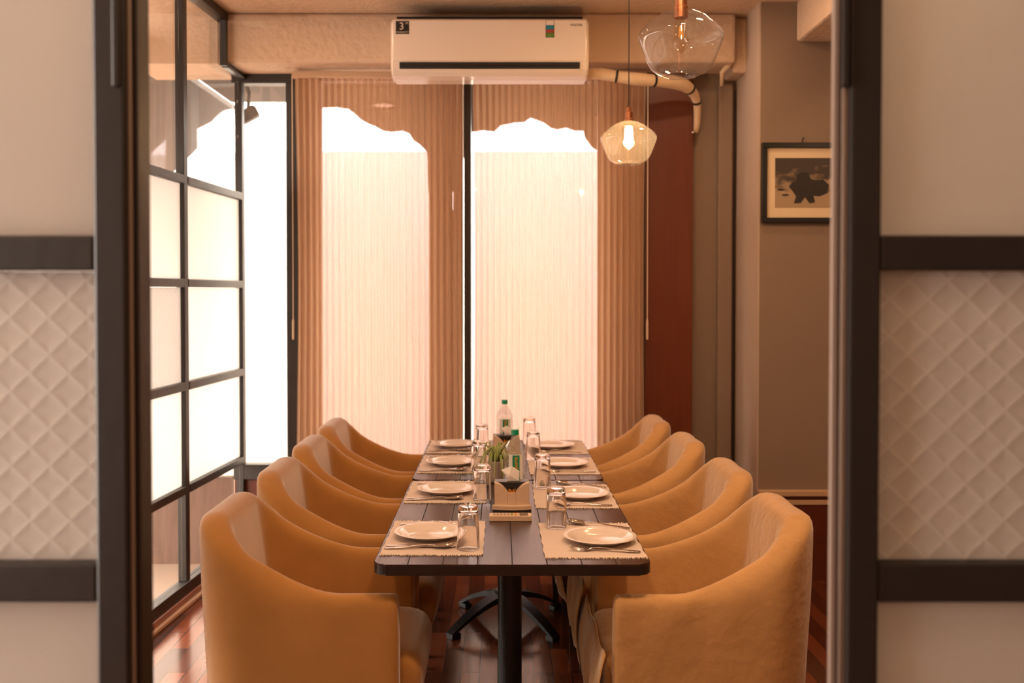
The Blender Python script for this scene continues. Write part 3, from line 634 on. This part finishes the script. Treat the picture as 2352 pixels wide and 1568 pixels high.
def chair(label, side, x, y, cover, seed=0, rz=0.0):
    rnd = random.Random(seed)
    t_ = thing('tub_chair', label, 'chair', (x, y, 0), (0 if side < 0 else PI)+rz, 'upholstered tub chairs round the tables')
    mt = 'linen' if cover else 'velvet'
    bm = new(); path = U_path(56); rings = []
    zb = 0.20 if not cover else 0.16
    for (px, py), (nx, ny) in path:
        d = (0.27-px)/0.56                      # 0 at arm front, 1 at the back
        zt = 0.657+0.205*max(0.0, (d-0.3)/0.7)**1.5; b_ = 0.032*math.sin(PI*max(0.0, min(1.0, (d-0.38)/0.58)))
        th = 0.055+0.035*sm((d-0.35)/0.45)
        lean = 0.022*sm((d-0.55)/0.45)
        sec = []
        # outside from bottom to top, over, then inside down
        hgt = zt-zb
        for zz, off in ((zb, 0.012), (zb+0.35*hgt, 0.006), (zb+0.7*hgt, 0.0), (zt-0.055-b_, 0.0), (zt-0.022-0.85*b_, 0.002+0.1*b_), (zt-0.006-0.45*b_, 0.014+0.35*b_), (zt, th*0.58)):
            u = (zz-zb)/hgt; oo = -off+(lean*(u-0.3) if u > 0.3 else 0)
            wob = (0.003 if cover else 0.0)*math.sin(px*37+py*29+u*9)
            sec.append((px+nx*(oo+wob), py+ny*(oo+wob), zz))
        for k, (zz, off) in enumerate(((zt-0.005, th*0.82), (zt-0.022, th), (zt-0.06, th+0.005), (zb+hgt*0.65, th+0.012), (zb+hgt*0.40, th+0.014), (zb, th+0.010))):
            u = (zz-zb)/hgt; ll = lean*(u-0.3) if u > 0.3 else 0
            # the inner back slopes forward toward the seat
            slope = 0.045*sm((d-0.6)/0.4)*(1-u)
            sec.append((px-nx*(off+slope-ll), py-ny*(off+slope-ll), zb+hgt*u))
        rings.append([bm.b.verts.new(v) for v in sec])
    m_ = len(rings[0])
    for A, B in zip(rings, rings[1:]):
        for k in range(m_): bm.b.faces.new((A[k], B[k], B[(k+1) % m_], A[(k+1) % m_]))
    # rounded arm fronts
    for R, s_ in ((rings[0], 1), (rings[-1], -1)):
        cx = [v.co.copy() for v in R]; cen_y = sum(v.y for v in cx)/m_
        R2 = [bm.b.verts.new((v.x+0.012, cen_y+(v.y-cen_y)*0.72, v.z if v.z < 0.3 else v.z-0.006*((v.z-0.3)/0.36))) for v in cx]
        for k in range(m_):
            bm.b.faces.new((R[k], R[(k+1) % m_], R2[(k+1) % m_], R2[k]))
        bm.b.faces.new(R2)
    o = obj('shell', bm, mt, t_, smooth=True)
    s = o.modifiers.new('sub', 'SUBSURF'); s.levels = 1; s.render_levels = 1
    # seat cushion with bulging front
    bm = new(); n = 14; prev = None; HWs = 0.222
    pr_ = [(-0.20, 0.475), (0.0, 0.478), (0.20, 0.482), (0.285, 0.480), (0.325, 0.466), (0.345, 0.435), (0.348, 0.39), (0.335, 0.335), (0.31, 0.285), (0.285, 0.25), (0.24, 0.235), (-0.20, 0.235)]
    if cover: pr_ = [(-0.20, 0.475), (0.0, 0.478), (0.20, 0.480), (0.27, 0.478), (0.298, 0.462), (0.304, 0.43), (0.304, 0.36), (0.302, 0.30), (0.30, 0.25), (0.27, 0.24), (0.24, 0.235), (-0.20, 0.235)]
    ys = [-1, -0.97, -0.86, -0.5, 0, 0.5, 0.86, 0.97, 1]
    for yy in ys:
        e = max(0, (abs(yy)-0.86)/0.14); sh = 0.022*e*e
        pts = [bm.b.verts.new((px-(sh if px > 0.2 else 0), yy*HWs, pz-(sh*0.8 if pz > 0.4 else 0)+0.006*(1-yy*yy)*(1 if pz > 0.45 else 0))) for px, pz in pr_]
        if prev:
            for j in range(len(pts)): bm.b.faces.new((prev[j], prev[(j+1) % len(pts)], pts[(j+1) % len(pts)], pts[j]))
        else: bm.b.faces.new(pts[::-1])
        prev = pts
    bm.b.faces.new(prev)
    so = obj('seat', bm, mt, t_, smooth=True); s = so.modifiers.new('sub', 'SUBSURF'); s.levels = 1; s.render_levels = 1
    if cover:
        # loose skirt of the slipcover hanging in front of the seat
        bm = new(); nx_ = 30; nz_ = 10; g = []
        for i in range(nx_+1):
            yy = -0.275+0.55*i/nx_; row = []
            for k in range(nz_+1):
                q = k/nz_; z = 0.485-q*0.27-0.012*math.sin(yy*23+seed); fx = 0.306+0.020*math.sin(q*PI)+0.016*q*math.sin(yy*31+seed*2.1)
                row.append(bm.b.verts.new((fx, yy, z)))
            g.append(row)
        for i in range(nx_):
            for k in range(nz_): bm.b.faces.new((g[i][k], g[i+1][k], g[i+1][k+1], g[i][k+1]))
        sk = obj('skirt', bm, mt, t_, smooth=True); s = sk.modifiers.new('sol', 'SOLIDIFY'); s.thickness = 0.004
    for lx, ly, sp in ((0.262, -0.235, 1), (0.262, 0.235, 1), (-0.20, -0.20, -1), (-0.20, 0.20, -1)):
        bm = new(); top = 0.24; a_ = 0.02; b2 = 0.014; dx = 0.0 if sp > 0 else -0.04
        vs = [bm.b.verts.new((lx+sx*b2+dx, ly+sy*b2, 0)) for sx, sy in ((-1, -1), (1, -1), (1, 1), (-1, 1))]+[bm.b.verts.new((lx+sx*a_, ly+sy*a_, top)) for sx, sy in ((-1, -1), (1, -1), (1, 1), (-1, 1))]
        bm.b.faces.new(vs[:4][::-1]); bm.b.faces.new(vs[4:])
        for j in range(4): bm.b.faces.new((vs[j], vs[(j+1) % 4], vs[4+(j+1) % 4], vs[4+j]))
        obj('leg', bm, 'darkwood', t_)
    return t_
LX = -0.555
for i, (yy, lb) in enumerate(((3.00, 'caramel velvet tub chair at the front left, nearest the doorway'), (3.675, 'caramel velvet tub chair second from the front on the left side'), (4.275, 'caramel velvet tub chair third from the front on the left side'), (4.875, 'caramel velvet tub chair at the back left, nearest the left blind'))):
    chair(lb, -1, LX, yy, False, i)
for i, (yy, xx, lb) in enumerate(((2.99, 0.598, 'beige cloth-covered tub chair at the front right, nearest the doorway'), (3.66, 0.598, 'beige cloth-covered tub chair second from the front on the right side'), (4.36, 0.575, 'beige cloth-covered tub chair third from the front on the right side'), (5.00, 0.540, 'beige cloth-covered tub chair at the back right, nearest the red wood panel'))):
    chair(lb, 1, xx, yy, True, i+5)

# ------------------------------------------------------------------ place settings
ROW = ('front', 'second', 'third', 'farthest')
def where(side, i): return {0: 'front %s place setting, nearest the doorway', 1: 'second %s place setting from the front', 2: 'third %s place setting from the front', 3: 'farthest %s place setting, near the blinds'}[i] % side
matsY = {'left': [(2.795, 3.20), (3.49, 3.88), (4.065, 4.50), (4.57, 4.95)], 'right': [(2.765, 3.17), (3.405, 3.81), (4.04, 4.43), (4.545, 4.93)]}
MX = {'left': (-0.333, -0.042), 'right': (0.130, 0.416)}
for side in ('left', 'right'):
    for i, (y0, y1) in enumerate(matsY[side]):
        x0, x1 = MX[side]; cx, cy = (x0+x1)/2, (y0+y1)/2; hx, hy = (x1-x0)/2, (y1-y0)/2; rnd = random.Random(i*3+len(side))
        t_ = thing('placemat', 'cream ribbed cotton placemat with frayed ends at the '+where(side, i), 'placemat', (cx, cy, TZ), rnd.uniform(-0.012, 0.012), 'frayed cotton placemats')
        bm = new(); n = 16; g0 = []; 
        for a_ in range(n+1):
            row = []
            for b_ in range(n+1):
                u, v = -hx+2*hx*a_/n, -hy+2*hy*b_/n
                row.append((u+0.0015*math.sin(v*60), v, 0.0009+0.0006*math.sin(u*40+i)*math.sin(v*33)+(0.0012 if (abs(u) > hx*0.95) else 0)*abs(math.sin(v*25+i))))
            g0.append(row)
        T = [[bm.b.verts.new((p[0], p[1], p[2]+0.0016)) for p in row] for row in g0]; Bv = [[bm.b.verts.new((p[0], p[1], max(0.0003, p[2]-0.0004))) for p in row] for row in g0]
        for a_ in range(n):
            for b_ in range(n):
                bm.b.faces.new((T[a_][b_], T[a_+1][b_], T[a_+1][b_+1], T[a_][b_+1])); bm.b.faces.new((Bv[a_][b_], Bv[a_][b_+1], Bv[a_+1][b_+1], Bv[a_+1][b_]))
        for a_ in range(n):
            bm.b.faces.new((T[a_][0], Bv[a_][0], Bv[a_+1][0], T[a_+1][0])); bm.b.faces.new((T[a_][n], T[a_+1][n], Bv[a_+1][n], Bv[a_][n]))
            bm.b.faces.new((T[0][a_], T[0][a_+1], Bv[0][a_+1], Bv[0][a_])); bm.b.faces.new((T[n][a_], Bv[n][a_], Bv[n][a_+1], T[n][a_+1]))
        obj('cloth', bm, 'mat', t_)
        for s_ in (-1, 1):
            bm = new(); x = -hx
            while x < hx-0.002:
                wd = rnd.uniform(0.002, 0.0045); L = rnd.uniform(0.005, 0.013); zz = rnd.uniform(0.0012, 0.004); dx = rnd.uniform(-0.003, 0.003)
                ya = s_*(hy-0.001); yb = s_*(hy+L)
                a = [bm.b.verts.new(c) for c in ((x, ya, 0.0004), (x+wd, ya, 0.0004), (x+wd*0.8+dx, yb, 0.0002), (x+wd*0.2+dx, yb, 0.0002), (x, ya, 0.0030), (x+wd, ya, 0.0030), (x+wd*0.8+dx, yb, zz), (x+wd*0.2+dx, yb, zz))]
                for q in ((0, 3, 2, 1), (4, 5, 6, 7), (0, 1, 5, 4), (1, 2, 6, 5), (2, 3, 7, 6), (3, 0, 4, 7)): bm.b.faces.new([a[j] for j in q])
                x += wd*rnd.uniform(0.9, 1.5)
            obj('fringe', bm, 'fringe', t_)
MZ = TZ+0.0034
# plates
plate_prof = [(0, 0.004), (0.062, 0.004), (0.070, 0.007), (0.080, 0.013), (0.0935, 0.0175), (0.1065, 0.0205), (0.1085, 0.0195), (0.1080, 0.0180), (0.0935, 0.0145), (0.080, 0.0095), (0.070, 0.0025), (0.064, 0.0), (0, 0.0)]
bm = new(); lathe(bm, plate_prof, 64); pbm = obj('plate', bm, 'china', smooth=True)
plates = {'left': [(-0.205, 2.997), (-0.189, 3.661), (-0.199, 4.257), (-0.201, 4.745)], 'right': [(0.302, 2.940), (0.296, 3.58), (0.277, 4.22), (0.255, 4.72)]}
first = True
for side in ('left', 'right'):
    for i, (x, y) in enumerate(plates[side]):
        o = pbm if first else pbm.copy()
        if not first: COL.objects.link(o)
        first = False; o.location = (x, y, MZ); tag(o, 'round white china plate on the placemat of the '+where(side, i), 'plate', 'white dinner plates')
# tumblers, upside down
R0, R1, GH = 0.0325, 0.0285, 0.125
gp = [(R0, 0.0), (R0+0.0002, 0.002), (R0-0.001, 0.05), (R1+0.0006, GH-0.012), (R1, GH-0.005), (R1-0.004, GH), (0.0, GH-0.002), (0.0, GH-0.016), (R1-0.005, GH-0.017), (R1-0.0030, GH-0.024), (R0-0.0036, 0.05), (R0-0.0024, 0.002), (R0-0.0018, 0.0), (R0, 0.0)]
bm = new(); lathe(bm, gp, 40); bmesh.ops.remove_doubles(bm.b, verts=bm.b.verts[:], dist=1e-6); gb = obj('tumbler', bm, 'glass', smooth=True)
tumb = {'left': [(-0.086, 2.856), (-0.056, 3.53), (-0.080, 4.10), (-0.075, 4.61)], 'right': [(0.183, 3.12), (0.168, 3.755), (0.155, 4.37), (0.153, 4.85)]}
first = True
for side in ('left', 'right'):
    for i, (x, y) in enumerate(tumb[side]):
        o = gb if first else gb.copy()
        if not first: COL.objects.link(o)
        first = False; o.location = (x, y, MZ+0.0006); tag(o, 'clear glass tumbler standing upside down at the '+where(side, i), 'glass', 'upturned glass tumblers')
# cutlery, handle end at x=0, tip at x=L
def strip(bm, st):
    """st: list of (x, halfwidth, z, dish) ; solid strip"""
    prev = None; n = 6
    for x, hw, z, dish in st:
        top = [bm.b.verts.new((x, hw*(2*j/n-1), z+dish*((2*j/n-1)**2)+0.0010)) for j in range(n+1)]
        bot = [bm.b.verts.new((x, hw*(2*j/n-1)*0.92, z+dish*((2*j/n-1)**2)-0.0008)) for j in range(n, -1, -1)]
        ring = top+bot
        if prev:
            for j in range(len(ring)): bm.b.faces.new((prev[j], prev[(j+1) % len(ring)], ring[(j+1) % len(ring)], ring[j]))
        else: bm.b.faces.new(ring[::-1])
        prev = ring
    bm.b.faces.new(prev)
HANDLE = [(0.0, 0.004, 0.002, 0), (0.004, 0.0075, 0.002, 0), (0.03, 0.0085, 0.003, 0), (0.07, 0.006, 0.006, 0), (0.10, 0.0042, 0.0095, 0), (0.125, 0.0032, 0.011, 0)]
def spoon_bm():
    bm = new(); strip(bm, HANDLE+[(0.138, 0.0045, 0.0085, 0.0005), (0.146, 0.012, 0.0045, 0.004), (0.158, 0.0185, 0.0022, 0.0075), (0.172, 0.0205, 0.0018, 0.0090), (0.186, 0.0185, 0.0035, 0.0085), (0.197, 0.012, 0.0085, 0.0050), (0.203, 0.004, 0.0130, 0.001)]); return bm
def fork_bm():
    bm = new(); strip(bm, HANDLE+[(0.138, 0.0045, 0.0085, 0.0003), (0.147, 0.0105, 0.005, 0.001), (0.155, 0.0125, 0.0028, 0.001), (0.160, 0.0125, 0.0022, 0.001)])
    for k in range(4):
        yc = -0.0105+0.007*k; prev = None
        for x, z in ((0.158, 0.0022), (0.172, 0.0022), (0.186, 0.005), (0.198, 0.0105), (0.203, 0.0135)):
            hw = 0.0019 if x < 0.2 else 0.0008
            ring = [bm.b.verts.new(c) for c in ((x, yc-hw, z-0.0008), (x, yc+hw, z-0.0008), (x, yc+hw, z+0.0008), (x, yc-hw, z+0.0008))]
            if prev:
                for j in range(4): bm.b.faces.new((prev[j], prev[(j+1) % 4], ring[(j+1) % 4], ring[j]))
            prev = ring
        bm.b.faces.new(prev)
    return bm
def knife_bm():
    bm = new(); strip(bm, [(0.0, 0.005, 0.0025, 0), (0.005, 0.0085, 0.003, 0), (0.05, 0.0085, 0.004, 0), (0.095, 0.0065, 0.004, 0), (0.10, 0.008, 0.0028, 0), (0.16, 0.0095, 0.0022, 0), (0.19, 0.008, 0.0020, 0), (0.203, 0.002, 0.0018, 0)]); return bm
CU = {}
def place(kind, x, y, ang, label, z=MZ):
    fn = {'spoon': spoon_bm, 'fork': fork_bm, 'knife': knife_bm}[kind]
    if kind not in CU: o = CU[kind] = obj('table_'+kind, fn(), 'cutlery', smooth=True)
    else: o = CU[kind].copy(); COL.objects.link(o)
    o.location = (x, y, z+0.0002); o.rotation_euler = (0, 0, ang); tag(o, label, kind, {'spoon': 'steel spoons', 'fork': 'steel forks', 'knife': 'steel knives'}[kind])
for i, yy in enumerate((2.852, 3.522, 4.085, 4.606)):
    dy = (0.0, 0.0, 0.004, 0.0)[i]
    place('spoon', -0.328, yy+dy, math.radians(3), 'steel spoon in front of the plate at the '+where('left', i))
    place('knife', -0.326, yy+dy+0.026, math.radians(-2), 'steel knife close to the plate rim at the '+where('left', i))
for i, yy in enumerate((3.150, 3.825, 4.445, 4.915)):
    place('fork', -0.312, yy, math.radians(1), 'steel fork behind the plate at the '+where('left', i))
for i, (x, y, a) in enumerate(((0.405, 2.812, 172), (0.395, 3.43, 178), (0.400, 4.075, 177), (0.385, 4.585, 178))):
    place('fork', x, y, math.radians(a), 'steel fork in front of the plate at the '+where('right', i))
for i, (x, y, a) in enumerate(((0.412, 3.095, 160), (0.408, 3.745, 158), (0.400, 4.365, 176), (0.385, 4.86, 177))):
    place('spoon', x, y, math.radians(a), 'steel spoon behind the plate at the '+where('right', i))

# ------------------------------------------------------------------ things down the middle of the tables
def bottle(x, y, label, ang):
    t_ = thing('water_bottle', label, 'bottle', (x, y, TZ+0.0002), ang, 'water bottles with green caps')
    pf = [(0, 0.003), (0.024, 0.0), (0.034, 0.004), (0.0375, 0.014), (0.0385, 0.03)]
    for k in range(5):
        z = 0.035+k*0.020; pf += [(0.0385, z), (0.0370, z+0.004), (0.0385, z+0.008)]
    pf += [(0.0385, 0.140), (0.0365, 0.145), (0.0385, 0.150), (0.0385, 0.160), (0.0345, 0.172), (0.022, 0.193), (0.0135, 0.202), (0.0120, 0.208), (0.0120, 0.213), (0, 0.213)]
    bm = new(); lathe(bm, pf, 12); obj('bottle_body', bm, 'water', t_, smooth=False)
    bm = new(); lathe(bm, [(0.0, 0.2132), (0.0145, 0.2132), (0.0150, 0.215), (0.0145, 0.217), (0.0145, 0.231), (0.0135, 0.233), (0, 0.233)], 30); obj('cap', bm, 'greencap', t_)
    def patch(r, a0, a1, z0, z1, mt, name, par):
        bm = new(); n = 12; cols = []
        for i in range(n+1):
            a = -PI/2+math.radians(a0+(a1-a0)*i/n); cols.append([bm.b.verts.new((rr*math.cos(a), rr*math.sin(a), z)) for rr in (r, r+0.0004) for z in (z0, z1)])
        for A, B in zip(cols, cols[1:]):
            for q in ((0, 1), (3, 2)): bm.b.faces.new((A[q[0]], B[q[0]], B[q[1]], A[q[1]]))
            bm.b.faces.new((A[0], A[2], B[2], B[0])); bm.b.faces.new((A[1], B[1], B[3], A[3]))
        bm.b.faces.new((cols[0][0], cols[0][1], cols[0][3], cols[0][2])); bm.b.faces.new((cols[-1][0], cols[-1][2], cols[-1][3], cols[-1][1]))
        return obj(name, bm, mt, par)
    lb = patch(0.0388, -40, 40, 0.012, 0.146, 'whitelabel', 'label', t_)
    patch(0.0393, -18, 21, 0.012, 0.143, 'greenlabel', 'green_band', lb)
    def warp(v):
        # text x runs up the bottle, text y runs left
        a = -PI/2-(v.y)/0.0398; return Vector(((0.0399+v.z)*math.cos(a), (0.0399+v.z)*math.sin(a), 0.116+v.x))
    obj('lettering', text_bm('purna', 0.0205, None, 0.0003, warp, 0.92), 'orangeink', lb)
bottle((1183-1144)/F*3.68, 3.68, 'nearer of two clear water bottles with green cap and label, behind the front caddy', 0.06)
bottle((1159-1144)/F*4.70, 4.70, 'farther of two clear water bottles with green cap and label, near the blinds', 0.08)

def caddy(x, y, label, dark=False):
    t_ = thing('napkin_caddy', label, 'napkin holder', (x, y, TZ), 0.0, 'napkin caddies')
    bm = new(); prism(bm, rrect(-0.066, 0.066, -0.050, 0.050, 0.012, 4), 'z', 0.0, 0.006); obj('foot_plate', bm, 'blackplastic', t_)
    # bowed tray lip at the front
    bm = new(); pl = [(-0.067, -0.040), (-0.045, -0.050), (0, -0.056), (0.045, -0.050), (0.067, -0.040), (0.064, -0.030), (0, -0.040), (-0.064, -0.030)]
    prism(bm, pl, 'z', 0.006, 0.022); bend_bevel(bm, 0.0015, 1); obj('tray_lip', bm, 'creamplastic', t_)
    for s_ in (-1, 1):
        prof = [(0.0135, 0.010), (0.058, 0.010), (0.059, 0.097), (0.050, 0.0945), (0.038, 0.089), (0.028, 0.081), (0.021, 0.071), (0.0135, 0.064)]
        bm = new(); prism(bm, [(s_*a, b_) for a, b_ in prof], 'y', -0.036, -0.006); bend_bevel(bm, 0.0015, 2); obj('wing', bm, 'creamplastic', t_)
    bm = new(); box(bm, -0.0134, 0.0134, -0.036, -0.030, 0.010, 0.063, 0.001); obj('pick_holder', bm, 'creamplastic', t_)
    bm = new()
    for k in range(9):
        x_ = -0.011+k*0.00275; z_ = 0.066+random.uniform(0.002, 0.012); tube(bm, [(x_*0.8, -0.022, 0.012), (x_, -0.022+random.uniform(-0.004, 0.004), z_)], 0.0011, 5)
    obj('toothpicks', bm, 'toothpick', t_)['kind'] = 'stuff'
    bm = new(); box(bm, -0.060, 0.060, -0.0055, 0.050, 0.006, 0.094, 0.003); obj('napkin_box', bm, 'blackplastic', t_)
def napkin(x, y, z, label, s=1.0):
    bm = new(); P_ = [(-0.030, 0, 0.038), (0.006, -0.004, 0.052), (0.032, 0.002, 0.034), (0.030, 0, 0.0), (-0.010, -0.006, 0.0), (-0.006, -0.009, 0.010)]
    vs = [bm.b.verts.new(Vector(p)*s) for p in P_]; vb = [bm.b.verts.new((Vector(p)+Vector((0.001, 0.010, -0.002)))*s) for p in P_]
    c1 = bm.b.verts.new(Vector((-0.002, -0.012, 0.022))*s); c2 = bm.b.verts.new(Vector((0.004, 0.014, 0.024))*s)
    for i in range(6):
        j = (i+1) % 6; bm.b.faces.new((vs[i], vs[j], c1)); bm.b.faces.new((vb[j], vb[i], c2)); bm.b.faces.new((vs[i], vb[i], vb[j], vs[j]))
    o = obj('paper_napkin', bm, 'paper', loc=(x, y, z)); tag(o, label, 'napkin'); return o
cx = (1175.5-1144)/F*3.39; caddy(cx, 3.395, 'cream napkin caddy with toothpicks on the front table')
napkin(cx-0.006, 3.405, TZ+0.0945, 'folded white paper napkin standing up out of the front caddy')
cx = (1163-1144)/F*4.50; caddy(cx, 4.50, 'cream napkin caddy farther back, behind the spider plant')
napkin(cx-0.002, 4.505, TZ+0.0945, 'white paper napkin in the farther caddy, behind the plant', 0.8)

# air conditioner remote
rm = thing('remote_control', 'cream remote control lying crosswise in front of the napkin caddy', 'remote control', ((1172.5-1144)/F*3.24, 3.235, TZ+0.0002), math.radians(-0.5))
bm = new(); prism(bm, rrect(-0.069, 0.069, -0.025, 0.025, 0.008, 4), 'z', 0.0, 0.017); bend_bevel(bm, 0.002, 2); obj('case', bm, 'creamplastic', rm)
obj('display', bx(0.030, 0.057, -0.017, 0.017, 0.0171, 0.0178), 'lcd', rm)
for k in range(7):
    for j in range(3):
        mt = 'greybutton' if not (j != 0 and k in (5, 6)) else ('greenbutton' if k == 5 else 'orangebutton')
        obj('button', bx(-0.056+k*0.0115, -0.0495+k*0.0115, -0.015+j*0.012, -0.009+j*0.012, 0.0171, 0.0186, 0.0005), mt, rm)

# spider plant
pl = thing('spider_plant', 'small striped spider plant in a mottled grey pot beside the nearer bottle', 'potted plant', ((1140-1144)/F*3.86, 3.87, TZ+0.0002), 0)
bm = new(); lathe(bm, [(0, 0.0), (0.022, 0.0), (0.027, 0.006), (0.031, 0.035), (0.034, 0.082), (0.0345, 0.086), (0.0315, 0.086), (0.030, 0.076), (0, 0.076)], 32); obj('pot', bm, 'pot', pl, smooth=True)
bm = new(); lathe(bm, [(0, 0.0765), (0.0299, 0.0765), (0.0299, 0.078), (0, 0.080)], 20); obj('soil', bm, 'soil', pl)
bm = new(); lay = bm.b.verts.layers.float.new('stripe'); rnd = random.Random(11)
for k in range(44):
    a = rnd.uniform(0, 2*PI); reach = rnd.uniform(0.04, 0.110); up = rnd.uniform(0.045, 0.085); drop = rnd.uniform(0.03, 0.17)*(reach/0.1); wd = rnd.uniform(0.0026, 0.0042)
    prev = None; n = 9
    for i in range(n+1):
        s = i/n; rr = 0.006+reach*s**0.9; z = 0.078+up*math.sin(PI*min(1, s*1.05)*0.72)*1.2-drop*s*s; z = max(z, 0.004)
        w_ = wd*math.sin(PI*(0.12+0.86*s))+0.0002; ca, sa = math.cos(a), math.sin(a)
        row = []
        for off, stp, dz in ((-1, 0, 0.001), (-0.45, 0.55, 0), (0, 1, -0.0006), (0.45, 0.55, 0), (1, 0, 0.001)):
            v = bm.b.verts.new((rr*ca-off*w_*sa, rr*sa+off*w_*ca, z+dz)); v[lay] = stp; row.append(v)
        if prev:
            for j in range(4): bm.b.faces.new((prev[j], prev[j+1], row[j+1], row[j]))
        prev = row
o = obj('leaves', bm, 'leaf', pl, smooth=True)
